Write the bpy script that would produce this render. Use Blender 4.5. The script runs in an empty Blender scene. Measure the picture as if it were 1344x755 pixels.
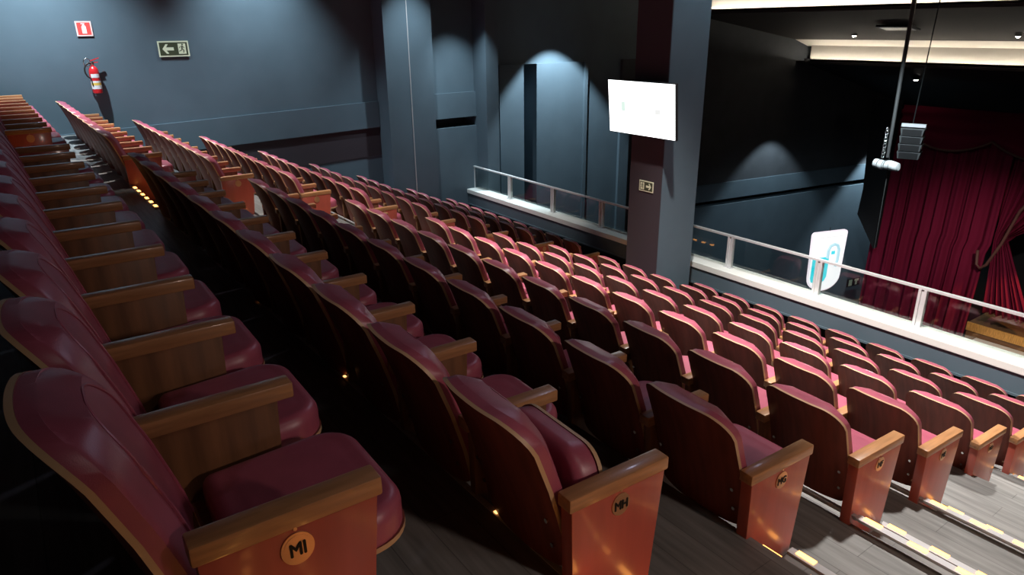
import bpy, bmesh, math, random
from mathutils import Vector, Matrix
random.seed(7)
C = bpy.context.scene.collection
PI = math.pi

# ------------------------------------------------------------------ materials
def mat(name, col, rough=.5, metal=0, spec=.5, emit=None, estr=0, noise=0, nscale=6, coat=0, stretch=None, bump=0, bscale=200, sheen=0):
    m = bpy.data.materials.new(name); m.use_nodes = True
    nt = m.node_tree; b = nt.nodes['Principled BSDF']
    b.inputs['Base Color'].default_value = (*col, 1); b.inputs['Roughness'].default_value = rough
    b.inputs['Metallic'].default_value = metal; b.inputs['Specular IOR Level'].default_value = spec
    b.inputs['Coat Weight'].default_value = coat; b.inputs['Coat Roughness'].default_value = .12
    b.inputs['Sheen Weight'].default_value = sheen
    if emit:
        b.inputs['Emission Color'].default_value = (*emit, 1); b.inputs['Emission Strength'].default_value = estr
    if noise or bump:
        tc = nt.nodes.new('ShaderNodeTexCoord'); mp = nt.nodes.new('ShaderNodeMapping')
        nt.links.new(tc.outputs['Object'], mp.inputs['Vector'])
        if stretch: mp.inputs['Scale'].default_value = stretch
    if noise:
        n = nt.nodes.new('ShaderNodeTexNoise'); n.inputs['Scale'].default_value = nscale; n.inputs['Detail'].default_value = 5
        nt.links.new(mp.outputs['Vector'], n.inputs['Vector'])
        r = nt.nodes.new('ShaderNodeValToRGB')
        r.color_ramp.elements[0].position = .3; r.color_ramp.elements[1].position = .7
        r.color_ramp.elements[0].color = (*[c*(1-noise) for c in col], 1)
        r.color_ramp.elements[1].color = (*[min(1, c*(1+noise)) for c in col], 1)
        nt.links.new(n.outputs['Fac'], r.inputs['Fac']); nt.links.new(r.outputs['Color'], b.inputs['Base Color'])
    if bump:
        n2 = nt.nodes.new('ShaderNodeTexNoise'); n2.inputs['Scale'].default_value = bscale
        nt.links.new(tc.outputs['Object'], n2.inputs['Vector'])
        bp = nt.nodes.new('ShaderNodeBump'); bp.inputs['Strength'].default_value = bump; bp.inputs['Distance'].default_value = .002
        nt.links.new(n2.outputs['Fac'], bp.inputs['Height']); nt.links.new(bp.outputs['Normal'], b.inputs['Normal'])
    return m
M = {}
M['vinyl'] = mat('maroon_vinyl', (.38, .082, .128), .38, spec=.6, noise=.10, nscale=9, bump=.15, bscale=350)
M['shell'] = mat('mahogany_shell', (.175, .042, .028), .5, spec=.3, noise=.25, nscale=5, stretch=(6, 1, .6))
M['ply'] = mat('plywood_edge', (.56, .36, .20), .45)
M['cap'] = mat('armrest_wood', (.42, .20, .085), .38, noise=.22, nscale=7, stretch=(8, .8, 8), coat=.25)
M['panel'] = mat('brown_panel_wood', (.20, .085, .035), .45, noise=.3, nscale=5, stretch=(5, 5, .5))
M['lacquer'] = mat('red_lacquered_wood', (.43, .088, .060), .33, noise=.10, nscale=4, stretch=(4, 4, .6), coat=.35)
M['brass'] = mat('brass_plate', (.62, .36, .20), .3, metal=.7)
M['ink'] = mat('black_ink', (.01, .008, .008), .5)
M['chrome'] = mat('chrome', (.75, .73, .7), .2, metal=1)
M['steel'] = mat('dark_steel', (.03, .03, .03), .4, metal=.6)
M['alu'] = mat('brushed_aluminium', (.72, .72, .72), .4, metal=.35)
M['nose'] = mat('nosing_aluminium', (.55, .53, .53), .45, metal=.3)
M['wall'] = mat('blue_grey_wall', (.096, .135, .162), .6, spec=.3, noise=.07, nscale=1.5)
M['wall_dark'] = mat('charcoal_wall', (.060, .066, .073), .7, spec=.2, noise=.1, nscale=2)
M['brown'] = mat('brown_band_column_shade', (.050, .040, .046), .6, spec=.2)
M['ceil'] = mat('dark_ceiling', (.055, .048, .045), .8, spec=.1)
M['cove'] = mat('cream_cove', (.62, .57, .50), .7)
M['cove_shade'] = mat('shaded_cove_riser', (.36, .33, .29), .7)
M['ledge'] = mat('white_ledge', (.80, .80, .745), .45)
M['white'] = mat('white_paint', (.8, .8, .8), .5)
M['black'] = mat('matt_black', (.012, .012, .013), .7, spec=.2)
M['rubber'] = mat('black_rubber', (.02, .02, .02), .45)
M['red'] = mat('red_enamel', (.62, .02, .025), .3, coat=.4)
M['yellow'] = mat('yellow_print', (.8, .55, .1), .5)
M['signred'] = mat('sign_red', (.75, .07, .06), .5)
M['signcream'] = mat('sign_photoluminescent', (.74, .78, .55), .5)
M['signolive'] = mat('sign_olive', (.05, .06, .03), .5)
M['signpink'] = mat('sign_pale_border', (.85, .62, .58), .5)
M['velvet'] = mat('maroon_velvet', (.15, .009, .028), .9, spec=.05)
M['gilt'] = mat('gilt_stage_edge', (.85, .42, .12), .4, metal=.4, noise=.3, nscale=6, stretch=(8, 1, 1))
M['gold'] = mat('dull_gold_trim', (.10, .03, .02), .7)
M['stage'] = mat('stage_boards', (.20, .10, .045), .4, noise=.25, nscale=4, stretch=(.5, 5, 5))
M['cloth'] = mat('white_cloth', (.8, .77, .73), .85, noise=.12, nscale=12)
M['cable'] = mat('dark_cable', (.06, .058, .055), .6)
M['grey'] = mat('grey_speaker_paint', (.045, .045, .044), .7)
def emis(name, col, s):
    return mat(name, (.02, .02, .02) if s > 3 else (.1, .1, .1), .6, emit=col, estr=s)
M['led'] = emis('amber_led', (1, .40, .085), 6.5)
M['led_small'] = emis('amber_led_dot', (1, .45, .14), 3)
M['screen'] = emis('lit_screen', (.95, .98, 1), 2.6)
M['screen_green'] = emis('screen_pale_green', (.80, 1, .90), .93)
M['screen_grey'] = emis('screen_pale_grey', (.92, .94, .93), .93)
M['covelight'] = emis('cove_led', (1, .92, .78), 60)
M['lamp'] = emis('downlight_bulb', (1, .93, .82), 40)
M['lamp_cool'] = emis('spot_bulb', (.86, .94, 1), 40)
M['lightbox'] = emis('lightbox_white', (1, .97, 1), 1.1)
M['cyan'] = emis('lightbox_cyan', (.01, .62, .72), 1.15)
M['palecyan'] = emis('lightbox_pale_blue', (.42, .74, .84), .95)
M['pinkedge'] = emis('lightbox_pink_edge', (.95, .84, .94), .98)

def floor_mat():
    m = bpy.data.materials.new('grey_vinyl_planks'); m.use_nodes = True; nt = m.node_tree; b = nt.nodes['Principled BSDF']
    tc = nt.nodes.new('ShaderNodeTexCoord'); br = nt.nodes.new('ShaderNodeTexBrick')
    br.inputs['Scale'].default_value = 1; br.inputs['Brick Width'].default_value = 1.2; br.inputs['Row Height'].default_value = .15
    br.inputs['Mortar Size'].default_value = .002
    br.inputs['Color1'].default_value = (.225, .215, .205, 1); br.inputs['Color2'].default_value = (.29, .28, .265, 1)
    br.inputs['Mortar'].default_value = (.15, .14, .135, 1)
    nt.links.new(tc.outputs['Object'], br.inputs['Vector'])
    mp = nt.nodes.new('ShaderNodeMapping'); mp.inputs['Scale'].default_value = (1.2, 14, 1); nt.links.new(tc.outputs['Object'], mp.inputs['Vector'])
    n = nt.nodes.new('ShaderNodeTexNoise'); n.inputs['Scale'].default_value = 2.2; n.inputs['Detail'].default_value = 6; nt.links.new(mp.outputs['Vector'], n.inputs['Vector'])
    r = nt.nodes.new('ShaderNodeValToRGB'); r.color_ramp.elements[0].position = .3; r.color_ramp.elements[0].color = (.55, .55, .55, 1); r.color_ramp.elements[1].position = .7
    nt.links.new(n.outputs['Fac'], r.inputs['Fac'])
    mx = nt.nodes.new('ShaderNodeMixRGB'); mx.blend_type = 'MULTIPLY'; mx.inputs['Fac'].default_value = .9
    nt.links.new(br.outputs['Color'], mx.inputs['Color1']); nt.links.new(r.outputs['Color'], mx.inputs['Color2'])
    nt.links.new(mx.outputs['Color'], b.inputs['Base Color']); b.inputs['Roughness'].default_value = .42
    return m
M['floor'] = floor_mat()
def glass_mat():
    m = bpy.data.materials.new('clear_glass'); m.use_nodes = True; nt = m.node_tree; nt.nodes.remove(nt.nodes['Principled BSDF'])
    out = nt.nodes['Material Output']; tr = nt.nodes.new('ShaderNodeBsdfTransparent'); tr.inputs['Color'].default_value = (.93, .96, .95, 1)
    gl = nt.nodes.new('ShaderNodeBsdfGlossy'); gl.inputs['Roughness'].default_value = .02
    ge = nt.nodes.new('ShaderNodeNewGeometry'); mx = nt.nodes.new('ShaderNodeMixShader')
    dt = nt.nodes.new('ShaderNodeVectorMath'); dt.operation = 'DOT_PRODUCT'; nt.links.new(ge.outputs['Incoming'], dt.inputs[0]); nt.links.new(ge.outputs['Normal'], dt.inputs[1])
    prev = dt.outputs['Value']
    for op, val in (('ABSOLUTE', 0), ('SUBTRACT', 1), ('POWER', 5), ('MULTIPLY', .9), ('ADD', .042)):
        q = nt.nodes.new('ShaderNodeMath'); q.operation = op
        if op == 'SUBTRACT': q.inputs[0].default_value = 1; nt.links.new(prev, q.inputs[1])
        else: nt.links.new(prev, q.inputs[0]); q.inputs[1].default_value = val
        prev = q.outputs[0]
    nt.links.new(prev, mx.inputs['Fac']); nt.links.new(tr.outputs['BSDF'], mx.inputs[1]); nt.links.new(gl.outputs['BSDF'], mx.inputs[2])
    nt.links.new(mx.outputs['Shader'], out.inputs['Surface']); return m
M['glass'] = glass_mat()

# ------------------------------------------------------------------ mesh helpers
class MB:
    def __init__(s): s.v = []; s.f = []; s.mi = []
    def add(s, vs, fs, mi=0):
        o = len(s.v); s.v += [tuple(v) for v in vs]; s.f += [tuple(i+o for i in f) for f in fs]; s.mi += [mi]*len(fs); return s
    def box(s, x0, x1, y0, y1, z0, z1, mi=0):
        v = [(x, y, z) for z in (z0, z1) for y in (y0, y1) for x in (x0, x1)]
        return s.add(v, [(0, 2, 3, 1), (4, 5, 7, 6), (0, 1, 5, 4), (2, 6, 7, 3), (0, 4, 6, 2), (1, 3, 7, 5)], mi)
    def prism(s, pts, axis, a, b, mi=0):
        # pts: 2D polygon (ccw); extruded along axis from a to b
        def p3(p, t): return (t, p[0], p[1]) if axis == 'x' else ((p[0], t, p[1]) if axis == 'y' else (p[0], p[1], t))
        n = len(pts); v = [p3(p, a) for p in pts]+[p3(p, b) for p in pts]
        f = [tuple(range(n))[::-1], tuple(range(n, 2*n))]+[(i, (i+1) % n, n+(i+1) % n, n+i) for i in range(n)]
        return s.add(v, f, mi)
    def tube(s, path, r, seg=8, mi=0, cap=True):
        rings = []; P = [Vector(p) for p in path]
        rs = r if isinstance(r, (list, tuple)) else [r]*len(P)
        up = None; vs = []
        for i, p in enumerate(P):
            d = (P[min(i+1, len(P)-1)]-P[max(i-1, 0)]).normalized()
            if up is None:
                up = Vector((0, 0, 1)) if abs(d.z) < .9 else Vector((1, 0, 0))
            x = d.cross(up).normalized(); up = x.cross(d).normalized()
            vs += [p+rs[i]*(math.cos(2*PI*k/seg)*x+math.sin(2*PI*k/seg)*up) for k in range(seg)]
        f = [(i*seg+k, i*seg+(k+1) % seg, (i+1)*seg+(k+1) % seg, (i+1)*seg+k) for i in range(len(P)-1) for k in range(seg)]
        if cap: f += [tuple(range(seg))[::-1], tuple(range((len(P)-1)*seg, len(P)*seg))]
        return s.add(vs, f, mi)
    def build(s, name, mats, parent=None, smooth=False, loc=None, bevel=0, fix=True):
        me = bpy.data.meshes.new(name); me.from_pydata(s.v, [], s.f)
        for m in (mats if isinstance(mats, (list, tuple)) else [mats]): me.materials.append(m)
        me.polygons.foreach_set('material_index', s.mi); me.update()
        if bevel or fix:
            bm = bmesh.new(); bm.from_mesh(me)
            if bevel: bmesh.ops.bevel(bm, geom=list(bm.edges), offset=bevel, segments=2, profile=.5, affect='EDGES')
            if fix: bmesh.ops.recalc_face_normals(bm, faces=bm.faces)
            bm.to_mesh(me); bm.free()
        if smooth:
            for p in me.polygons: p.use_smooth = True
            if smooth != 'all': me.set_sharp_from_angle(angle=math.radians(38))
        o = bpy.data.objects.new(name, me); C.objects.link(o)
        if parent: o.parent = parent
        if loc: o.location = loc
        return o
def tag(o, label=None, cat=None, group=None, kind=None):
    if label: o['label'] = label
    if cat: o['category'] = cat
    if group: o['group'] = group
    if kind: o['kind'] = kind
    return o
def empty(name, loc, rz=0, label=None, cat=None, group=None):
    o = bpy.data.objects.new(name, None); C.objects.link(o); o.location = loc; o.rotation_euler = (0, 0, rz); o.empty_display_size = .1
    return tag(o, label, cat, group)
def struct(name, mb, m, **k): return tag(mb.build(name, m, **k), kind='structure')
def copy_child(o, parent):
    c = o.copy(); C.objects.link(c); c.parent = parent
    for ch in o.children: copy_child(ch, c)
    return c
def text(name, body, size, m, parent, loc, rot, depth=.0015, align='CENTER'):
    cu = bpy.data.curves.new(name, 'FONT'); cu.body = body; cu.size = size; cu.extrude = depth; cu.align_x = align; cu.align_y = 'CENTER'
    t = bpy.data.objects.new('tmp', cu); C.objects.link(t); bpy.context.view_layer.update()
    me = bpy.data.meshes.new_from_object(t.evaluated_get(bpy.context.evaluated_depsgraph_get())); bpy.data.objects.remove(t)
    bm = bmesh.new()                                                  # bold weight: the letters thickened by overlapping strokes
    for dx, dy in ((-.03, 0), (.03, 0), (0, .03), (0, -.03)):
        k = len(bm.verts); bm.from_mesh(me); bm.verts.ensure_lookup_table()
        for v in bm.verts[k:]: v.co.x = v.co.x*.9+dx*size; v.co.y = v.co.y*1.1+dy*size
    bm.to_mesh(me); bm.free()
    me.materials.clear(); me.materials.append(m); o = bpy.data.objects.new(name, me); C.objects.link(o); o.parent = parent; o.location = loc; o.rotation_euler = rot
    return o

# ------------------------------------------------------------------ layout (metres; camera at the origin, +Y towards the stage, -X along the rows)
HD = math.radians(-.9)
XR = [-1.222, -1.249, -1.312, -1.324, -1.359, -1.447, -1.492, -1.537, -1.582]
YR = [.512, 1.500, 2.501, 3.404, 4.293, 5.387, 6.362, 7.337, 8.312]
ZR = [-.929, -1.295, -1.679, -1.984, -2.309, -2.744, -3.107, -3.470, -3.833]
AN = [-1.1, -3.4, -3.5, -4.3, -4.9, -5.0, -5.0, -5.0, -5.0]
P1 = [.55, .55, .55, .525, .512, .526, .528, .527, .526]           # seat pitch, near block
N1 = [11]*8+[9]
S2 = [7.48, 7.46, 7.50, 7.33, 7.20, 7.40, 7.35, 7.34, 7.19]         # start of the far block
P2 = [.545, .545, .54, .50, .49, .516, .52, .485, .50]
N2 = [9]*9
ARM = .70                                                            # armrest top above the row's floor
RISE = .3635
def rowpt(i, s): return (XR[i]-math.cos(HD)*s, YR[i]+math.sin(HD)*s)

# ------------------------------------------------------------------ seat parts (local: x right, y forward, z up from the row floor; armrest top at ARM)
BDY = [-.085, -.03, 0, 0, .01, .01, .01, .01, .01]                 # how far each row's backs sit forward
PW = .46                                                             # built width, scaled to the pitch
def back_y(x, z):
    # rear face of the plywood shell; z relative to the armrest top
    pts = [(-.34, -.325), (-.16, -.362), (0, -.408), (.15, -.462), (.25, -.508), (.36, -.572)]
    for (z0, y0), (z1, y1) in zip(pts, pts[1:]):
        if z <= z1 or z1 == pts[-1][0]:
            t = (z-z0)/(z1-z0); y = y0+(y1-y0)*t; break
    return y-.046*(1-abs(2*x/PW)**2.4)+.008
def half_w(z, zt, zb, W, rt, rb):
    w = W
    if z > zt-rt: w = W-rt+math.sqrt(max(0, rt*rt-(z-zt+rt)**2))
    if z < zb+rb: w = min(w, W-rb+math.sqrt(max(0, rb*rb-(zb+rb-z)**2)))
    return w
def pad(W, v0, v1, rt, rb, thick, wall, R, f3, nu=22, nv=26, arch=0, back=0.0):
    """upholstered pad: outline of half width W between v0 and v1, rounded ends; f3(u, v, h) gives the point"""
    us = [-math.cos(PI*i/nu) for i in range(nu+1)]
    us = [u*.55+.45*(2*i/nu-1) for i, u in enumerate(us)]
    panel = R > .05
    vs = [v0+(v1-v0)*(.5-.5*math.cos(PI*j/nv)) for j in range(nv+1)]
    mb = MB(); top = []
    for j, v in enumerate(vs):
        w = half_w(v, v1, v0, W, rt, rb)
        for u in us:
            x = u*w
            d = min((1-abs(u))*w*(1 if w > W*.9 else .9), v1-v, v-v0)
            # true rounded corner distance
            for (vc, r, sg) in ((v1-rt, rt, 1), (v0+rb, rb, -1)):
                if (v-vc)*sg > 0 and abs(x) > W-r: d = max(0, min(d, r-math.hypot(abs(x)-(W-r), v-vc)))
            if panel:                                                # flat front panel set in from wide sloping sides
                ka, kb = max(0, 1-(w-abs(x))/.078), max(0, 1-min((v1-v)/.022, (v-v0)/.05))
                k = 1-min(1, math.hypot(ka, kb)); h = wall+(thick-wall)*k**.75+.006*k*(1-(x/W)**2)
            else: k = min(1, d/R); h = wall+(thick-wall)*math.sqrt(max(0, 1-(1-k)**2))
            h -= .0035*math.exp(-((d-.052)/.007)**2) if R < .05 else 0
            vv = v+arch*(1-(x/W)**2)*max(0, (v-v0)/(v1-v0))**2
            top.append(f3(x, vv, h))
    n = nu+1; base = []
    f = [(j*n+i, j*n+i+1, (j+1)*n+i+1, (j+1)*n+i) for j in range(nv) for i in range(nu)]
    # boundary loop
    loop = [i for i in range(n)]+[j*n+nu for j in range(1, nv+1)]+[nv*n+i for i in range(nu-1, -1, -1)]+[j*n for j in range(nv-1, 0, -1)]
    def bpt(idx, h):
        j, i = divmod(idx, n); v = vs[j]; w = half_w(v, v1, v0, W, rt, rb); x = us[i]*w
        return f3(x, v+arch*(1-(x/W)**2)*max(0, (v-v0)/(v1-v0))**2, h)
    L = len(loop); b0 = [bpt(q, back) for q in range(len(top))]
    o = len(top); f += [(loop[k], o+loop[k], o+loop[(k+1) % L], loop[(k+1) % L]) for k in range(L)]
    f += [(o+j*n+i, o+(j+1)*n+i, o+(j+1)*n+i+1, o+j*n+i+1) for j in range(nv) for i in range(nu)]
    mb.add(top+b0, f); return mb
ZB, ZT = -.325, .243
def f_back(u, v, h): return (u, back_y(u, v)+.014+h, ARM+v)
def f_seat(u, v, h): return (u, v, ARM-.268+.05*(v+.33)+h)
def shell_mb():
    mb = MB(); nu, nv, W = 18, 22, PW/2; rt, rb, arch = .105, .04, .012
    vs = [ZB+(ZT-ZB)*(.5-.5*math.cos(PI*j/nv)) for j in range(nv+1)]; us = [2*i/nu-1 for i in range(nu+1)]
    def P(i, j, dy):
        w = half_w(vs[j], ZT, ZB, W, rt, rb); x = us[i]*w; z = vs[j]+arch*(1-(x/W)**2)*max(0, (vs[j]-ZB)/(ZT-ZB))**2
        return (x, back_y(x, z)+dy, ARM+z)
    n = nu+1
    A = [P(i, j, 0) for j in range(nv+1) for i in range(n)]; B = [P(i, j, .015) for j in range(nv+1) for i in range(n)]
    N = len(A)
    f = [(j*n+i, (j+1)*n+i, (j+1)*n+i+1, j*n+i+1) for j in range(nv) for i in range(nu)]
    g = [(N+j*n+i, N+j*n+i+1, N+(j+1)*n+i+1, N+(j+1)*n+i) for j in range(nv) for i in range(nu)]
    loop = [i for i in range(n)]+[j*n+nu for j in range(1, nv+1)]+[nv*n+i for i in range(nu-1, -1, -1)]+[j*n for j in range(nv-1, 0, -1)]
    L = len(loop); e = [(loop[k], loop[(k+1) % L], N+loop[(k+1) % L], N+loop[k]) for k in range(L)]
    mb.v = A+B; mb.f = f+g+e; mb.mi = [0]*(len(f)+len(g))+[1]*len(e); return mb
def seat_shell_mb():
    mb = MB(); W = PW/2+.012; v0, v1, rt = -.33, .115, .11
    pts = []
    for k in range(9):
        a = PI/2*k/8; pts.append((W-rt+rt*math.cos(a), v1-rt+rt*math.sin(a)))
    pts += [(-x, y) for x, y in pts[::-1]]+[(-W, v0), (W, v0)]
    n = len(pts)
    lo = [(x, y, ARM-.282+.05*(y+.33)) for x, y in pts]; hi = [(x, y, ARM-.267+.05*(y+.33)) for x, y in pts]
    mb.add(lo+hi, [tuple(range(n))[::-1]], 0); mb.f.append(tuple(range(n, 2*n))); mb.mi.append(0)
    for k in range(n): mb.f.append((k, (k+1) % n, n+(k+1) % n, n+k)); mb.mi.append(1)
    # hinge bracket under the pan
    mb.box(-W+.01, W-.01, -.31, -.25, ARM-.33, ARM-.285, 2)
    return mb
def cap_mb(): return MB().box(-.0, .062, -.402, 0, ARM-.048, ARM)
def panel_mb(end):
    mb = MB()
    if end: mb.prism([(-.372, .0), (-.075, .0), (-.012, ARM-.047), (-.392, ARM-.047)], 'x', .004, .058)
    else: mb.prism([(-.362, .0), (-.14, .0), (-.06, .30), (-.045, ARM-.047), (-.372, ARM-.047)], 'x', .012, .05)
    return mb
proto = {}
hide = empty('seat_source', (0, 0, 0))
def pm(key, mb, mats, smooth=False, bevel=0):
    o = mb.build(key, mats, None, smooth, None, bevel); proto[key] = o.data; bpy.data.objects.remove(o); return proto[key]
pm('backrest', shell_mb(), [M['shell'], M['ply']], True)
bc = pad(PW/2-.004, ZB+.035, ZT-.002, .103, .05, .098, .036, .075, f_back, nu=40, nv=46, arch=.012)
def welt():
    # stitched welt along the edge of the front panel
    W = PW/2-.004; zt, zb, r = ZT-.026, ZB+.09, .12; w = W-.078; pts = []
    for k in range(13):
        a = PI/2*k/12; pts.append((w-r+r*math.cos(a), zt-r+r*math.sin(a)))
    side = [(w, zb+(zt-r-zb)*k/10) for k in range(10)]
    half = side+pts; full = half+[(-x, z) for x, z in half[::-1]]
    full = [(x, z+.012*(1-(x/W)**2)*max(0, (z-ZB-.035)/(ZT-ZB-.037))**2) for x, z in full]
    return [f_back(x, z, .1025) for x, z in full]
bc.tube(welt(), .0042, 6)
pm('back_cushion', bc, M['vinyl'], True)
pm('seat_shell', seat_shell_mb(), [M['shell'], M['ply'], M['steel']], True)
pm('seat_cushion', pad(PW/2+.008, -.30, .112, .115, .03, .088, .05, .036, f_seat), M['vinyl'], True)
pm('armrest', cap_mb(), M['cap'], True, .006)
pm('side_panel', panel_mb(False), M['panel'], True, .003)
pm('end_panel', panel_mb(True), M['lacquer'], True, .004)
bpy.data.objects.remove(hide)
def plaque_data():
    mb = MB(); n = 28
    for (r1, r2, x0, x1, mi) in ((.036, .040, 0, .004, 0), (.030, .034, .004, .0046, 1)):
        v = [(x, r1*math.cos(2*PI*k/n), r2*math.sin(2*PI*k/n)) for x in (x0, x1) for k in range(n)]
        mb.add(v, [tuple(range(n))[::-1], tuple(range(n, 2*n))]+[(k, (k+1) % n, n+(k+1) % n, n+k) for k in range(n)], mi)
    v = [(x, .0045*math.cos(2*PI*k/10), .050+.0045*math.sin(2*PI*k/10)) for x in (0, .004) for k in range(10)]
    mb.add(v, [tuple(range(10))[::-1], tuple(range(10, 20))]+[(k, (k+1) % 10, 10+(k+1) % 10, 10+k) for k in range(10)], 0)
    return pm('number_plate', mb, [M['brass'], M['brass']], True)
plaque_data()
def bolt_data():
    mb = MB(); n = 10
    v = [(.008*math.cos(2*PI*k/n), y, .008*math.sin(2*PI*k/n)) for y in (0, -.007) for k in range(n)]
    mb.add(v, [tuple(range(n)), tuple(range(n, 2*n))[::-1]]+[(k, (k+1) % n, n+(k+1) % n, n+k) for k in range(n)])
    return pm('bolt', mb, M['chrome'], True)
bolt_data()
ORD = ['first', 'second', 'third', 'fourth', 'fifth', 'sixth', 'seventh', 'eighth', 'ninth', 'tenth', 'eleventh']
ROWN = ['back row', 'second row from back', 'third row from back', 'fourth row from back', 'fifth row from back', 'sixth row from back', 'third row from balustrade', 'second row from balustrade', 'front row by balustrade']
ROWL = ['MI', 'MH', 'MG', 'MF', 'ME', 'MD', 'MC', 'MB', 'MA']
def part(name, parent, data=None, loc=(0, 0, 0), sc=(1, 1, 1), rot=(0, 0, 0)):
    o = bpy.data.objects.new(name, data or proto[name]); C.objects.link(o); o.parent = parent
    o.location = loc; o.scale = sc; o.rotation_euler = rot; return o
def arm(parent, x, end, plate=None, facing=1, detail=True):
    # x: right face of the armrest in the seat's frame
    if end and facing < 0:
        p = part('end_panel', parent, None, (x, 0, 0), (1, 1, 1)); p.location.x = x-.062
        c = part('armrest', p, None, (0, 0, 0))
    else:
        p = part('end_panel' if end else 'side_panel', parent, None, (x-.062, 0, 0)); c = part('armrest', p, None, (0, 0, 0))
    if end and facing > 0:
        n = part('number_plate', p, None, (.058, -.200, ARM-.097))
        n['label'] = 'small oval brass row plate'
        if plate:
            t = text('row_letters', plate, .041, M['ink'], p, (.0632, -.200, ARM-.099), (PI/2, 0, PI/2))
            t['label'] = 'black row letters on the plate'
    if end: p['label'] = 'red lacquered wooden end panel'
    return p
def make_seat(i, x, y, pitch, yaw, label, first, last, plate, folded=False, bolts=False):
    t = empty('theatre_seat', (x, y, ZR[i]-ARM), yaw, label, 'seat', 'maroon theatre seats in stepped rows')
    cx = -(pitch/2+.031); s = (pitch-.070)/PW
    b = part('backrest', t, None, (cx, BDY[i], 0), (s, 1, 1)); part('back_cushion', b)
    if bolts:
        for sx in (-1, 1):
            for z in (-.13, -.235):
                xx = sx*(PW/2-.035); part('bolt', b, None, (xx, back_y(xx, z), ARM+z))
    s2 = (pitch-.080)/(PW+.024)
    if folded:
        piv = Vector((0, -.20, ARM-.27)); R = Matrix.Rotation(math.radians(80), 4, 'X')
        q = part('seat_shell', t, None, (0, 0, 0), (s2, 1, 1), (math.radians(80), 0, 0))
        loc = piv-(R @ piv); q.location = (cx, loc.y-.045, loc.z)
    else: q = part('seat_shell', t, None, (cx, 0, 0), (s2, 1, 1))
    part('seat_cushion', q)
    arm(t, 0, first, plate if first else None)
    if last: arm(t, -pitch, True, None, -1)
    return t
for i in range(9):
    for blk in (0, 1):
        n, p, s0 = (N1[i], P1[i], 0) if blk == 0 else (N2[i], P2[i], S2[i])
        for k in range(n):
            x, y = rowpt(i, s0+k*p)
            a = HD+(math.radians(AN[i])-HD)*(.45 if blk == 0 else .2)
            fold = (i == 1 and blk == 0 and k == 0)
            lab = ('maroon theatre seat, %s from %s aisle, %s, %s block' % (ORD[k], 'the near' if blk == 0 else 'the middle', ROWN[i], 'near' if blk == 0 else 'far'))
            if fold: lab = 'maroon theatre seat with its seat folded up, beside the MH end panel'
            elif i == 0 and blk == 0 and k == 0: lab = 'maroon theatre seat nearest the viewer, beside the end panel marked MI'
            make_seat(i, x, y, p, a, lab, k == 0, k == n-1, ROWL[i] if (blk == 0 and i < 7) else None, fold, blk == 0 and k < 3 and i < 6)

# ------------------------------------------------------------------ stepped floor
X0F, X1F = -14.6, 3.2
def shear(x): return (x+1.25)*math.tan(-HD)
def stepped(name, x0, x1, prof, m, z_bottom=-5.2):
    mb = MB(); pts = prof+[(prof[-1][0], z_bottom), (prof[0][0], z_bottom)]
    n = len(pts); v = [(x, y+shear(x), z) for x in (x0, x1) for y, z in pts]
    f = [tuple(range(n)), tuple(range(n, 2*n))[::-1]]+[(k, n+k, n+(k+1) % n, (k+1) % n) for k in range(n)]
    mb.add(v, f); return struct(name, mb, m)
prof = [(-3.2, ZR[0]-ARM+2*RISE), (YR[0]-.36-.97, ZR[0]-ARM+2*RISE), (YR[0]-.36-.97, ZR[0]-ARM+RISE), (YR[0]-.355, ZR[0]-ARM+RISE)]
for i in range(9):
    zf = ZR[i]-ARM; prof.append((YR[i]-.355, zf)); prof.append(((YR[i+1]-.355) if i < 8 else 9.15, zf))
stepped('floor', X0F, X1F, prof, M['floor'])
# half steps and lit nosings in both aisles
led_n = [0]
def nosing(i, xa, xb, yl, z, upper, aisle):
    t = empty('step_light_strip', ((xa+xb)/2, YR[i]+yl+shear((xa+xb)/2), z), -HD,
              'lit step edge, %s of pair, %s, %s aisle' % ('upper' if upper else 'lower', ROWN[i], aisle),
              'step light', 'lit step edges in the aisles')
    L = (xb-xa)/2
    MB().box(-L, L, -.034, .006, .001, .013).box(-L, L, .001, .006, -.03, .001).build('profile', M['nose'], t)
    nl = int((2*L-.06)/.212)
    for k in range(nl):
        x = L-.11-k*.212 if aisle == 'middle' else -L+.075+k*.212
        MB().box(x-.043, x+.043, -.020, .0085, .0125, .016).box(x-.043, x+.043, .006, .0085, -.006, .0125).build('amber_light', M['led'], t)
for i in range(9):
    zf = ZR[i]-ARM
    xa = XR[i]+.006; xb = 1.25
    s_l = P1[i]*N1[i]+.07; s_r = S2[i]-.006
    x2b = rowpt(i, s_l)[0]; x2a = rowpt(i, s_r)[0]
    for (a, b, nm) in ((xa, xb, 'near'), (x2a, x2b, 'middle')):
        if i == 8 and nm == 'middle': b = -7.46
        mb = MB(); y0, y1 = YR[i]-.354, YR[i]-.062
        v = [(x, y+shear(x), z) for z in (zf, zf+.18) for y in (y0, y1) for x in (a, b)]
        mb.add(v, [(0, 2, 3, 1), (4, 5, 7, 6), (0, 1, 5, 4), (2, 6, 7, 3), (0, 4, 6, 2), (1, 3, 7, 5)])
        struct('floor', mb, M['floor'])
        nosing(i, a, b, -.355, zf+RISE, True, nm)
        nosing(i, a, b, -.062, zf+.18, False, nm)
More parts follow.
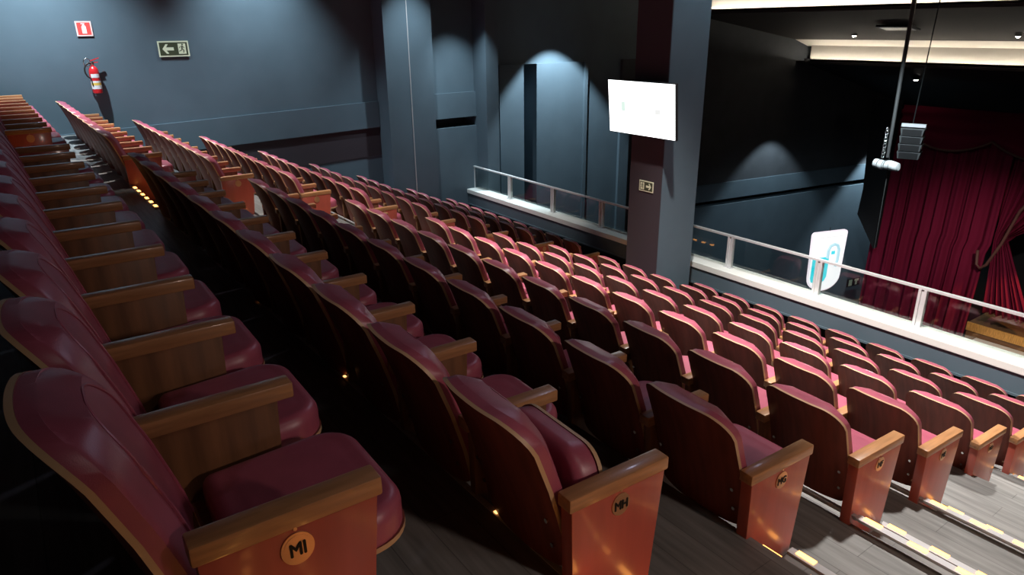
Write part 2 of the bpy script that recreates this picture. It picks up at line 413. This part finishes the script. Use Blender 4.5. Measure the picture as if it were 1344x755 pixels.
# thin metal edge trims on the row platforms, under the seats, with a few guide dots
for i in range(9):
    for blk in (0, 1):
        s0, s1 = (0.0, P1[i]*N1[i]+.06) if blk == 0 else (S2[i], S2[i]+P2[i]*N2[i]+.06)
        xb, xa = rowpt(i, s0)[0], rowpt(i, s1)[0]; xm = (xa+xb)/2; L = (xb-xa)/2
        t = empty('platform_edge_trim', (xm, YR[i]-.355+shear(xm), ZR[i]-ARM+RISE), -HD, 'thin metal floor edge trim under the seats of %s, %s block' % (ROWN[i], 'near' if blk == 0 else 'far'), 'trim', 'floor edge trims behind the rows')
        MB().box(-L, L, -.02, .003, .0005, .006).box(-L, L, .0005, .003, -.03, .0005).build('profile', M['nose'], t)
        if blk == 0:
            for k in range(3):
                x = L-.45-k*1.3; MB().box(x-.008, x+.008, -.014, -.002, .0055, .009).build('guide_light', M['led_small'], t)

# ------------------------------------------------------------------ walls
XW = -13.9
def wbox(name, y0, y1, x1, z0, z1, m=None, x0=-15.2): return struct(name, MB().box(x0, x1, y0, y1, z0, z1), m or M['wall'])
wbox('wall_left', -3.4, 6.5, XW, -5.2, 3.0)
# wainscot band with a light-catching ledge (slopes gently), dark brown band below
def band(name, y0, y1, za0, za1, zb0, zb1, x, m):
    mb = MB(); mb.add([(XW-.01, y0, zb0), (x, y0, zb0), (x, y0, za0), (XW-.01, y0, za0), (XW-.01, y1, zb1), (x, y1, zb1), (x, y1, za1), (XW-.01, y1, za1)],
                      [(0, 1, 2, 3), (7, 6, 5, 4), (0, 4, 5, 1), (1, 5, 6, 2), (2, 6, 7, 3), (3, 7, 4, 0)])
    return struct(name, mb, m)
band('trim_1', -3.4, 6.49, -1.73, -1.455, -2.24, -1.985, XW+.045, M['wall'])
band('trim_2', -3.4, 6.49, -2.245, -1.99, -2.85, -2.58, XW+.012, M['brown'])
wbox('wall_left', 6.5, 7.59, -13.4, -5.2, 3.0)                    # first pilaster
struct('trim_3', MB().box(-13.4, -13.392, 7.025, 7.043, -5.2, 3.0), M['nose'])
# recess with a projecting box and a dark slot
wbox('wall_left', 7.59, 8.95, XW-.07, -1.405, 3.0)
wbox('wall_left', 7.59, 8.95, XW, -1.955, -1.405)
wbox('wall_left', 7.59, 8.95, XW-.5, -2.165, -1.955, M['wall_dark'])
wbox('wall_left', 7.59, 8.95, XW, -5.2, -2.165)
wbox('wall_left', 8.95, 9.28, -13.45, -12.5, 3.0)                  # second pilaster
# upper box wall and the panelled wall below it
wbox('wall_left', 9.62, 14.6, XW-.06, -.87, 3.0)
wbox('wall_left', 9.28, 9.62, XW-.45, -12.5, 3.0, M['wall_dark'])
wbox('wall_left', 9.62, 10.33, XW, -12.5, -.87)
wbox('wall_left', 9.3, 9.62, XW-.02, -12.5, -.9)
wbox('wall_left', 10.33, 10.72, XW-.55, -12.5, -.87)
wbox('wall_left', 10.72, 12.22, XW, -12.5, -.87)
wbox('wall_left', 12.22, 12.32, XW+.06, -12.5, -.87)
wbox('wall_left', 12.32, 13.6, XW-.1, -12.5, -.87, M['wall'])
wbox('wall_left', 13.6, 13.95, XW-.02, -12.5, -1.6)
wbox('wall_left', 13.6, 13.95, XW-.02, -1.6, -.87, M['wall_dark'])
wbox('wall_left', 13.95, 16.9, XW-.15, -12.5, 3.0, M['wall_dark'])
# side wall of the hall, splayed towards the stage, with a dado band and a shadow slot
def hall(z0, z1, off, m, y0=16.9, y1=27.0, name='wall_left'):
    f = lambda y: -14.62+(y-17.4)*.172+off
    mb = MB(); v = [(x, y, z) for z in (z0, z1) for (x, y) in ((-16, y0), (f(y0), y0), (f(y1), y1), (-16, y1))]
    mb.add(v, [(3, 2, 1, 0), (4, 5, 6, 7), (0, 1, 5, 4), (1, 2, 6, 5), (2, 3, 7, 6), (3, 0, 4, 7)]); return struct(name, mb, m)
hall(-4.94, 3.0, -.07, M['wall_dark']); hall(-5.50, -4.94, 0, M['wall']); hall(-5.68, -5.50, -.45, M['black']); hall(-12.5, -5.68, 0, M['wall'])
# column in front of the balustrade
struct('column_1', MB().box(-7.335, -6.70, 7.42, 8.17, -5.1, 3.0), [M['wall']])
struct('column_1', MB().box(-7.33, -6.705, 7.408, 7.422, -5.1, 3.0), [M['brown']])  # darker sheet paints in the shade on the column's audience side
# balustrade wall, ledge
YB = 8.85
struct('wall_front', MB().box(-14.4, 3.2, 8.655, 8.98, -3.985, -3.72), M['wall'])
struct('wall_front', MB().box(-14.4, 3.2, 8.76, 8.98, -5.2, -3.985), M['black'])  # coloured black for the shade in the gap below the trim
struct('trim_4', MB().box(-14.4, 3.2, 8.64, 8.68, -4.0, -3.972), M['wall'])
struct('trim_5', MB().box(-13.95, 3.2, 8.63, 8.97, -3.725, -3.63), M['ledge'], bevel=.006)
# balcony front fascia, back wall, ceilings, hall floor
struct('wall_front', MB().box(-14.4, 3.2, 8.98, 9.15, -5.2, -3.75), M['wall_dark'])
struct('wall_back', MB().box(-15.2, 4.5, -3.6, -3.2, -5.2, 3.0), M['wall_dark'])
struct('wall_right', MB().box(3.2, 3.5, -3.4, 9.15, -5.2, 3.0), M['wall_dark'])
struct('ceiling', MB().box(-15.2, 3.6, -3.6, 13.0, 3.0, 3.3), M['ceil'])
struct('floor', MB().box(-16, 12, 9.15, 27.5, -12.7, -12.5), M['wall_dark'])
struct('wall_back', MB().box(-16, 12, 27.2, 27.6, -12.7, 3.3), M['black'])
struct('wall_right', MB().box(11.8, 12.1, 9.15, 27.6, -12.7, 3.3), M['wall_dark'])
# stepped, raked hall ceiling with lit coves
def slope(name, y0, z0, y1, z1, m, th=.12, x0=-16, x1=11.8):
    return struct(name, MB().prism([(y0, z0), (y1, z1), (y1, z1+th), (y0, z0+th)], 'x', x0, x1), m)
slope('ceiling', 12.9, 1.75, 17.10, 1.00, M['ceil'])
slope('ceiling', 17.10, .245, 21.35, -.53, M['ceil'])
slope('ceiling', 21.84, -1.25, 27.3, -2.9, M['black'])
struct('ceiling', MB().box(-16, 11.8, 21.50, 21.86, -1.262, -1.248), M['ceil'])
struct('trim_9', MB().box(-16, 11.8, 21.50, 21.53, -1.25, -1.185), M['ceil'])
struct('trim_10', MB().box(-16, 11.8, 16.78, 16.81, .245, .315), M['ceil'])
struct('ceiling', MB().box(-16, 11.8, 16.80, 17.12, .235, .246), M['ceil'])
struct('trim_6', MB().box(-16, 11.8, 17.10, 17.16, .24, 1.15), M['cove'])
struct('trim_7', MB().box(-13.72, 11.8, 21.84, 21.90, -1.24, -.70), M['cove_shade'])  # cove colour greyed so the riser reads dimmer than the ceiling above
slope('ceiling', 21.33, -.527, 21.92, -.745, M['cove'])  # ceiling end coloured cream, painting in the cove glow on it
for (nm, y, z, xa, lab) in (('cove_light', 16.90, .262, -14.1, 'warm strip light along the foot of the upper ceiling cove'), ('cove_light', 21.66, -1.222, -13.70, 'warm strip light along the foot of the lower ceiling cove')):
    t = empty(nm, (0, y, z), 0, lab, 'light', 'ceiling cove lights')
    MB().box(xa, 11.7, -.012, .012, 0, .022).build('light_strip', M['covelight'], t); MB().box(xa, 11.7, -.03, .015, -.012, 0).build('housing', M['cove'], t)

# ------------------------------------------------------------------ balustrade rail
t = empty('glass_railing', (-8, YB, -3.63), 0, 'metal and glass railing on the white ledge in front of the hall', 'railing')
posts = [-12.44, -10.92, -9.46, -7.95, -6.49, -4.99, -3.59, -2.1, -.6, .9, 2.4]
for x in posts:
    MB().box(x+8-.05, x+8-.018, -.03, .03, 0, .5).box(x+8+.018, x+8+.05, -.03, .03, 0, .5).box(x+8-.018, x+8+.018, -.012, .012, 0, .48).box(x+8-.075, x+8+.075, -.05, .05, 0, .012).build('post', M['alu'], t)
MB().box(-13.91+8, -13.88+8, -.012, .012, 0, .5).build('post', M['alu'], t)
MB().box(-13.9+8, 11.1, -.028, .028, .50, .528).build('top_rail', M['alu'], t)
xs = [-13.89]+posts+[3.1]
for a, b in zip(xs, xs[1:]): MB().box(a+8+.05, b+8-.05, -.005, .005, .03, .49).build('glass_pane', M['glass'], t)

# ------------------------------------------------------------------ television on the column
t = empty('television', (-6.965, 7.2, -1.10), 0, 'glowing white wall television mounted on the column', 'television'); t.rotation_euler = (math.radians(6), 0, 0)
MB().box(-.635, .635, -.02, .03, -.375, .375).build('frame', M['black'], t, True, bevel=.008)
MB().box(-.625, .625, -.0225, -.0195, -.362, .365).build('screen', M['screen'], t)
MB().box(-.37, -.30, -.0240, -.0226, -.05, .08).build('picture_mark', M['screen_green'], t)
MB().box(.27, .37, -.0240, -.0226, -.05, .02).build('picture_mark', M['screen_grey'], t)
MB().box(-.12, .12, .03, .215, -.12, .12).build('bracket', M['steel'], t)

# ------------------------------------------------------------------ signs
def flat(mb, pts, d0, d1, mi): return mb.prism(pts, 'y', d0, d1, mi)
def runner(ox, oz, s):
    # simple walking-figure pictogram as polygons (x right, z up)
    P = []
    P.append([(ox+.10*s+.09*s*math.cos(a*PI/5), oz+.42*s+.09*s*math.sin(a*PI/5)) for a in range(10)])
    for q in ([(-.05, -.05), (.09, .0), (.12, .30), (-.02, .30)], [(-.02, .26), (.06, .30), (-.20, .20), (-.24, .06), (-.18, .06), (-.14, .16)], [(.10, .28), (.28, .12), (.24, .07), (.08, .18)],
              [(-.05, -.05), (.06, -.02), (-.06, -.22), (-.30, -.30), (-.30, -.22), (-.12, -.16)], [(.0, -.04), (.10, .0), (.24, -.16), (.18, -.42), (.10, -.42), (.14, -.18)]):
        P.append([(ox+x*s, oz+z*s) for x, z in q])
    return P
def exit_sign(loc, rz, w, h, arrow, label):
    t = empty('exit_sign', loc, rz, label, 'sign')
    MB().box(-w/2, w/2, -.008, 0, -h/2, h/2).build('plate', M['signcream'], t)
    b = .09*h; MB().box(-w/2+b, w/2-b, -.0095, -.0078, -h/2+b, h/2-b).build('field', M['signolive'], t)
    s = -1 if arrow == 'left' else 1; cx = s*w*.17; mb = MB()
    hh = h*.30; L = w*.17
    shaft = [(cx-s*L, -hh*.33), (cx+s*L*.1, -hh*.33), (cx+s*L*.1, hh*.33), (cx-s*L, hh*.33)]
    head = [(cx+s*L*.0, -hh), (cx+s*L*.45, -hh), (cx+s*L*1.15, 0), (cx+s*L*.45, hh), (cx+s*L*.0, hh), (cx+s*L*.62, 0)]
    flat(mb, shaft, -.011, -.009, 0); mb.prism([head[0], head[1], head[2], head[5]], 'y', -.011, -.009); mb.prism([head[5], head[2], head[3], head[4]], 'y', -.011, -.009)
    mb.prism([(cx, -hh*.33), (cx+s*L*.7, -hh*.33), (cx+s*L*.7, hh*.33), (cx, hh*.33)], 'y', -.0109, -.009)
    mb.build('arrow', M['signcream'], t)
    dx = -s*w*.27; MB().box(dx-h*.24, dx+h*.24, -.0108, -.009, -h*.33, h*.33).build('door_panel', M['signcream'], t)
    mb = MB()
    for q in runner(dx-.02*h, 0, h*.62): mb.prism(q, 'y', -.0125, -.0106)
    mb.build('running_figure', M['signolive'], t)
    return t
exit_sign((-13.885, 2.70, -.315), PI/2, .50, .26, 'left', 'dark exit sign with arrow pointing left on the left wall')
exit_sign((-6.985, 7.405, -2.215), 0, .275, .155, 'right', 'small exit sign with arrow pointing right on the dark column face')
t = empty('fire_sign', (-13.89, 1.40, .03), PI/2, 'red square fire extinguisher sign with white pictogram on left wall', 'sign')
MB().box(-.115, .115, -.008, 0, -.115, .115).build('plate', M['signpink'], t)
MB().box(-.095, .095, -.0095, -.007, -.095, .095).build('field', M['signred'], t)
MB().prism([(-.032, -.075), (.032, -.075), (.032, .03), (.018, .052), (-.018, .052), (-.032, .03)], 'y', -.0115, -.009).box(-.012, .012, -.0115, -.009, .05, .075).box(-.035, .02, -.0115, -.009, .07, .082).build('pictogram', M['white'], t)
# small sign far away on the hall side wall
t = empty('exit_sign', (-13.10, 25.85, -9.62), math.radians(80), 'tiny pale sign on the far hall side wall, right of the white lightbox', 'sign')
MB().box(-.36, .36, -.01, 0, -.16, .16).build('plate', M['black'], t); MB().box(-.26, -.08, -.014, -.009, -.13, .12).box(.05, .28, -.014, -.009, .03, .12).box(.10, .20, -.014, -.009, -.12, .03).build('mark', M['signcream'], t)

# ------------------------------------------------------------------ fire extinguisher
t = empty('fire_extinguisher', (-13.80, 1.40, -.98), 0, 'red fire extinguisher with black hose hanging on the left wall', 'extinguisher')
def lathe(prof, seg=24, ax=(0, 0), a0=0, a1=2*PI):
    mb = MB(); full = abs(a1-a0-2*PI) < 1e-6; n = seg if full else seg+1
    v = [(ax[0]+r*math.cos(a0+(a1-a0)*k/seg), ax[1]+r*math.sin(a0+(a1-a0)*k/seg), z) for r, z in prof for k in range(n)]
    m = len(prof); f = [(j*n+k, j*n+(k+1) % n, (j+1)*n+(k+1) % n, (j+1)*n+k) for j in range(m-1) for k in range(seg)]
    if full: f += [tuple(range(n))[::-1], tuple(range((m-1)*n, m*n))]
    mb.add(v, f); return mb
lathe([(.06, 0), (.072, .006), (.075, .03), (.075, .33), (.068, .38), (.045, .42), (.022, .435), (.022, .45)]).build('cylinder', M['red'], t, True)
lathe([(.0762, .07), (.0762, .20)], 16, a0=-1.4, a1=1.4).build('label', M['white'], t, 'all')
lathe([(.0768, .13), (.0768, .17)], 16, a0=-1.2, a1=1.2).build('label_stripe', M['yellow'], t, 'all')
lathe([(.0766, .25), (.0766, .31)], 16, a0=-.9, a1=.9).build('label', M['white'], t, 'all')
MB().box(-.02, .02, -.025, .025, .445, .50).build('valve', M['chrome'], t, True, bevel=.004)
MB().prism([(-.03, .50), (.11, .55), (.115, .565), (-.03, .52)], 'x', -.012, .012).prism([(-.03, .47), (.09, .485), (.09, .497), (-.03, .49)], 'x', -.012, .012).build('handle', M['red'], t)
MB().tube([(0.02, -.02, .47)]+[(.035, -.02-.11*math.sin(a*PI/10), .36+.13*math.cos(a*PI/10)) for a in range(1, 10)]+[(.045, -.055, .20), (.05, -.05, .12)], .013, 10).build('hose', M['rubber'], t, 'all')
MB().tube([(.02, -.02-.085*(1-math.cos(a*PI/8))*.6, .49+.065*math.sin(a*PI/8)) for a in range(0, 17)], .007, 8).build('hose_loop', M['chrome'], t, 'all')
MB().box(-.095, -.07, -.03, .03, .10, .40).build('bracket', M['steel'], t)

# ------------------------------------------------------------------ shield-shaped lightbox behind the railing
t = empty('lightbox_sign', (-5.13, 9.20, -3.68), math.radians(72), 'white shield shaped lightbox with cyan glass icon behind the railing', 'sign')
def shield(w, h, k):
    pts = []
    for a in range(7): pts.append((w/2-.05*k+.05*k*math.sin(a*PI/12), h-.05*k+.05*k*math.cos(a*PI/12)))
    pts = pts[::-1]; pts = [(w/2*.93, .24*h)]+pts
    low = [(w/2*.93*math.cos(a*PI/2/6), .24*h-.24*h*math.sin(a*PI/2/6)) for a in range(6, 0, -1)]
    right = low+pts
    return right+[(-x, z) for x, z in right[::-1] if x > 1e-6]
MB().prism(shield(.60, .90, 1), 'y', -.043, -.01).build('case', M['pinkedge'], t)
MB().prism([(x*.965, .016+z*.965) for x, z in shield(.60, .90, 1)], 'y', -.046, -.0395).build('light_panel', M['lightbox'], t)
MB().prism([(-.25, .52), (-.25, .22), (-.23, .16), (-.17, .13), (-.06, .13), (.0, .16), (.03, .22), (.03, .52)], 'y', -.050, -.0455).build('glass_icon', M['cyan'], t)
MB().tube([(.0, -.049, .50), (.0, -.049, .62), (.03, -.049, .68), (.09, -.049, .70), (.15, -.049, .68), (.18, -.049, .62), (.18, -.049, .46), (.16, -.049, .36)], .022, 8).build('bottle_icon', M['palecyan'], t)
MB().box(.06, .12, -.051, -.0455, .55, .60).build('icon_mark', M['cyan'], t)
MB().box(-.22, .22, -.050, -.0455, .81, .825).build('caption_line', M['screen_grey'], t)
MB().box(-.02, .02, -.011, .01, -.03, .6).build('bracket', M['steel'], t)
MB().tube([(0, -.02, .89), (0, -.02, .95)], .004, 6).build('wire', M['steel'], t)

# ------------------------------------------------------------------ hung loudspeakers, cable, chain and rolled bundle
t = empty('hanging_loudspeaker', (-7.42, 16.05, -2.15), math.radians(18), 'dark line array loudspeaker hanging from a cable before the curtain', 'loudspeaker')
MB().box(-.22, .25, -.03, .03, -.02, .05).build('hanging_bar', M['nose'], t)
for k in range(4):
    z = -.05-k*.17; o = MB().prism([(-.22, z), (.25, z), (.22, z-.155), (-.19, z-.155)], 'y', -.10+.02*k, .25+.02*k).build('cabinet', M['grey'], t, bevel=.008); 
    MB().box(-.17, .20, -.106+.02*k, -.10+.02*k, z-.14, z-.015).build('grille', M['steel'], o)
MB().tube([(-.02, .1, .03), (.05, .1, 2.6)], .012, 6).build('suspension_cable', M['steel'], t)
o = MB().tube([(-7.80, 15.9, 1.35), (-7.79, 15.9, -1.0), (-7.77, 15.9, -2.86)], [.05, .04, .035], 10).tube([(-7.77, 15.97, -2.8), (-7.75, 15.985, -3.1), (-7.74, 15.98, -5.0)], .012, 8).build('hoist_cable', M['cable'], None, True)
tag(o, 'thick grey hoist cable hanging down past the lit ceiling coves', 'cable')
mb = MB()
for k in range(9):
    z = -2.25-k*.072; mb.tube([(-7.86+.030*math.cos(a*PI/4)*(1 if k % 2 else .4), 15.86+.030*math.cos(a*PI/4)*(.4 if k % 2 else 1), z+.05*math.sin(a*PI/4)) for a in range(9)], .010, 6)
tag(mb.build('hoist_chain', M['chrome'], None, 'all'), 'bright steel chain hanging beside the hoist cable', 'chain')
t = empty('rolled_bundle', (-7.74, 15.84, -3.02), math.radians(-4), 'white cloth bundle tied with cord at the foot of the hoist chain', 'bundle')
MB().tube([(x, 0, .012*math.sin(x*18)) for x in (-.29, -.27, -.2, -.1, 0, .1, .2, .27, .29)], [.07, .098, .10, .105, .098, .106, .10, .095, .07], 16).build('cloth_roll', M['cloth'], t, True)
mb = MB()
for x in (-.14, -.02, .02, .13): mb.tube([(x+.03*math.cos(a), .106*math.cos(a), .108*math.sin(a)) for a in [2*PI*q/16 for q in range(17)]], .006, 6)
mb.build('cord', M['grey'], t, 'all')

# ------------------------------------------------------------------ ceiling downlights and vents in the hall
def downlight(x, y, z, lab, m='lamp', r=.055):
    t = empty('downlight', (x, y, z), 0, lab, 'light', 'ceiling downlights over the hall')
    lathe([(r*1.5, .02), (r*1.5, -.01), (r, -.03)], 16).build('housing', M['steel'], t); lathe([(r*.92, -.029), (r*.92, -.034), (r*.55, -.055), (r*.1, -.062)], 14).build('bulb', M[m], t, 'all')
downlight(-11.41, 20.2, -.36, 'left bright downlight in the sloped ceiling above the lower cove')
downlight(-7.31, 20.2, -.36, 'bright downlight at right edge of the sloped ceiling above the lower cove')
downlight(-10.85, 23.1, -1.68, 'bright downlight in the black ceiling near the hanging loudspeaker', r=.065)
t = empty('ceiling_speaker', (-9.6, 19.0, -.14), 0, 'dark flat ceiling grille beside the hoist cable', 'grille'); t.rotation_euler = (math.radians(-10.4), 0, 0)
MB().box(-.45, .45, -.25, .25, -.05, 0).build('frame', M['black'], t); MB().box(-.38, .38, -.2, .2, -.06, -.049).build('mesh_panel', M['steel'], t)
# spotlight on the left wall above the panelled bay
t = empty('spotlight', (-12.9, 10.86, .56), 0, 'small bright spotlight above the panelled wall bay', 'light')
lathe([(.05, .16), (.06, .14), (.06, .0), (.05, -.015)], 16).build('housing', M['steel'], t, True); lathe([(.047, -.016), (.047, -.022), (.02, -.035), (.005, -.038)], 14).build('bulb', M['lamp_cool'], t, 'all')
MB().tube([(0, 0, .16), (0, 0, 2.4)], .012, 8).build('stem', M['steel'], t)

# ------------------------------------------------------------------ stage, curtains
struct('floor', MB().box(-8.35, 11.8, 24.35, 27.2, -12.5, -9.30), M['stage'])
struct('trim_8', MB().box(-8.36, 11.8, 24.30, 24.36, -9.56, -9.28), M['gilt'])
struct('floor', MB().box(-8.0, 11.8, 23.2, 24.30, -12.5, -9.72), M['nose'])
def drape(name, x0f, x1f, z0, z1, y, folds, amp, label, n=240, m=28, grp=None):
    mb = MB(); v = []
    for j in range(m+1):
        tz = j/m; z = z1+(z0-z1)*tz; a, b = x0f(tz), x1f(tz)
        for i in range(n+1):
            u = i/n; ph = folds*2*PI*(u+.012*math.sin(9*u)+.01*math.sin(23*u+1))
            v.append((a+(b-a)*u, y+amp*(.6+.4*tz)*(math.sin(ph)+.35*math.sin(2.3*ph+1.3)), z))
    f = [(j*(n+1)+i, (j+1)*(n+1)+i, (j+1)*(n+1)+i+1, j*(n+1)+i+1) for j in range(m) for i in range(n)]
    N = len(v); v2 = [(x, y2+.03, z) for x, y2, z in v]
    f += [(N+a, N+d, N+c, N+b) for a, b, c, d in f]
    e = [i for i in range(n+1)]+[j*(n+1)+n for j in range(1, m+1)]+[m*(n+1)+i for i in range(n-1, -1, -1)]+[j*(n+1) for j in range(m-1, 0, -1)]
    f += [(e[k], e[(k+1) % len(e)], N+e[(k+1) % len(e)], N+e[k]) for k in range(len(e))]
    mb.add(v+v2, f); o = mb.build(name, M['velvet'], None, 'all'); return tag(o, label, 'curtain', 'maroon stage curtains')
drape('stage_curtain', lambda t: -11.75-.15*t, lambda t: -8.05-.30*t if t > .45 else -8.05-.13*t, -11.6, -2.7, 24.0, 9, .11, 'maroon velvet stage drape hanging left of the dark stage opening')
def tie(t):  # right-hand drape gathered towards a tie-back
    return -7.98 if t < .5 else -7.98-.2*math.sin(min(1, (t-.5)/.1)*PI/2)
drape('stage_curtain', lambda t: -8.15+.25*max(0, t-.5), lambda t: -5.2-2.6*min(1, t/.60)**2 if t < .6 else -7.75+.85*(t-.6)/.3, -8.75, -2.7, 24.16, 8, .11, 'maroon velvet stage drape gathered at right of the stage opening', n=200)
drape('stage_curtain', lambda t: -8.4, lambda t: 9.0, -5.2, -2.6, 24.55, 55, .06, 'wide maroon velvet back curtain across the top of the stage', n=400, m=8)
o = MB().tube([(-7.30, 23.72, -4.95), (-7.49, 23.71, -5.28), (-7.75, 23.7, -6.35), (-8.01, 23.7, -7.08), (-8.16, 23.7, -7.25), (-8.28, 23.7, -7.14), (-8.34, 23.72, -6.7)], .045, 8).build('drape_tieback', M['gold'], None, 'all')
tag(o, 'dull gold tie back cord looped round the gathered stage drape', 'cord')
# swag valance
mb = MB(); v = []; n = 80; m = 10
def dip(x):
    k = (x+11.15)/2.52; fr = k-math.floor(k); return .42*math.sin(PI*fr)**.8
for j in range(m+1):
    for i in range(n*2+1):
        x = -11.4+i*(11.4+4)/(n*2); zb = -3.38-dip(x); z = -2.55+(zb+2.55)*j/m
        v.append((x, 23.80+.05*math.sin(j*1.9+dip(x)*6)-.02*j/m, z))
w = n*2+1; f = [(j*w+i, (j+1)*w+i, (j+1)*w+i+1, j*w+i+1) for j in range(m) for i in range(n*2)]
N = len(v); mb.add(v+[(x, y+.03, z) for x, y, z in v], f+[(N+a, N+d, N+c, N+b) for a, b, c, d in f])
t = mb.build('curtain_valance', M['velvet'], None, 'all'); tag(t, 'scalloped maroon valance along the top of the stage curtain', 'curtain')
MB().tube([(-11.35+i*.05, 23.76, -3.40-dip(-11.35+i*.05)) for i in range(0, 140)], .035, 6).build('fringe', M['gold'], t, 'all')
# black masking flat between the side wall and the curtain
o = MB().prism([(-12.12, -6.27), (-11.38, -7.34), (-11.38, -2.4), (-12.25, -2.4), (-12.07, -5.4)], 'y', 23.4, 23.66).build('masking_flat', M['black'])
tag(o, 'black angled masking flat between the hall wall and the curtain', 'masking flat')

# ------------------------------------------------------------------ lights
def spot(name, loc, aim, power, deg, blend=.5, col=(1, 1, 1), size=.05):
    l = bpy.data.lights.new(name, 'SPOT'); l.energy = power; l.spot_size = math.radians(deg); l.spot_blend = blend; l.color = col; l.shadow_soft_size = size
    o = bpy.data.objects.new(name, l); C.objects.link(o); o.location = loc
    o.rotation_euler = (Vector(aim)-Vector(loc)).to_track_quat('-Z', 'Y').to_euler(); return o
W = (1, .97, .93); B = (.72, .89, 1); V = (.72, .73, 1)
spot('house_and_fill_spot', (-4.6, 5.3, 2.85), (-4.3, 6.0, -3.2), 3200, 76, .7, W, .12)
spot('house_and_fill_spot', (-1.9, 4.7, 2.85), (-1.0, 5.2, -3.2), 1800, 66, .7, W, .12)
spot('house_and_fill_spot', (-10.8, 1.8, 2.85), (-10.8, 2.2, -2), 1500, 66, .7, W, .12)
spot('house_and_fill_spot', (-7.3, 3.6, 2.85), (-7.3, 4.0, -2), 900, 60, .7, W, .12)
spot('house_and_fill_spot', (-3.4, 5.4, 2.85), (-3.6, 8.6, -3.6), 1500, 44, .8, W, .1)
spot('house_and_fill_spot', (-11.4, 5.6, 2.85), (-11.6, 8.8, -3.6), 800, 34, .8, W, .1)
spot('house_and_fill_spot', (-5.2, 6.4, 2.85), (-3.9, .3, -1), 110, 66, .9, V, .25)  # added purple fill for the back rows, stands in for ambient light
spot('house_and_fill_spot', (0.9, 1.9, 2.85), (-.9, 1.0, -1.5), 30, 70, .9, W, .3)  # added weak fill on the nearest row ends
spot('panel_fill', (2.7, 2.6, .9), (-1.3, 2.4, -1.9), 210, 74, .9, (1, .78, .68), .15)  # added fill from the right to brighten the end panels
# wall washers
for (y, z, d, p, deg) in ((.7, 2.4, 1.2, 1500, 92), (4.1, 2.4, .9, 1150, 78), (7.05, 1.6, .8, 620, 70), (8.3, .7, .9, 430, 84)):
    spot('wall_washer', (XW+d+(.5 if 6.5 < y < 7.6 else 0), y, z), (XW+d*.55+(.5 if 6.5 < y < 7.6 else 0), y, z-3), p, deg, 1, B, .04)
spot('wall_washer', (-12.9, 11.1, .5), (-13.1, 11.2, -3), 1150, 84, .3, B, .03)
spot('wall_washer', (-13.1, 20.6, -2.7), (-13.2, 20.6, -6), 400, 88, .4, B, .04)
spot('wall_washer', (-12.3, 26.0, -3.6), (-12.5, 26.0, -8), 1000, 88, .4, B, .04)
spot('wall_washer', (-5.6, 8.3, 2.4), (-6.8, 7.9, -1.5), 260, 60, .8, B, .06)
# stage light on the curtain
spot('stage_spot', (-4, 15.5, -1.2), (-9.4, 24, -8.8), 2600, 42, 1, (1, .90, .88), .1)
spot('hall_fill', (-7.0, 13.6, -.2), (-9.5, 20, -10), 1200, 84, .9, B, .2)  # added wide fill for the general light level of the hall
spot('stage_spot', (-5, 22.5, -6.2), (-7.2, 24.3, -9.4), 420, 60, .5, (1, .62, .28), .1)

w = bpy.data.worlds.new('World'); bpy.context.scene.world = w; w.use_nodes = True
w.node_tree.nodes['Background'].inputs['Color'].default_value = (.6, .75, 1, 1); w.node_tree.nodes['Background'].inputs['Strength'].default_value = .02

# ------------------------------------------------------------------ camera
cam = bpy.data.cameras.new('Camera'); cam.sensor_width = 36; cam.lens = 36*913.083/1344; cam.clip_start = .05; cam.clip_end = 200
co = bpy.data.objects.new('Camera', cam); C.objects.link(co)
yaw, pit, rol = math.radians(35.4807), math.radians(20.652), math.radians(-.70613)
f = Vector((-math.cos(yaw)*math.cos(pit), math.sin(yaw)*math.cos(pit), -math.sin(pit)))
r = f.cross(Vector((0, 0, 1))).normalized(); u = r.cross(f)
r2 = math.cos(rol)*r+math.sin(rol)*u; u2 = -math.sin(rol)*r+math.cos(rol)*u
co.matrix_world = Matrix(((r2.x, u2.x, -f.x, 0), (r2.y, u2.y, -f.y, 0), (r2.z, u2.z, -f.z, 0), (0, 0, 0, 1)))
sc = bpy.context.scene; sc.camera = co
vs = sc.view_settings; sc.display_settings.display_device = 'sRGB'; vs.view_transform = 'Standard'; vs.look = 'None'; vs.gamma = 1; vs.use_curve_mapping = False; vs.exposure = 0
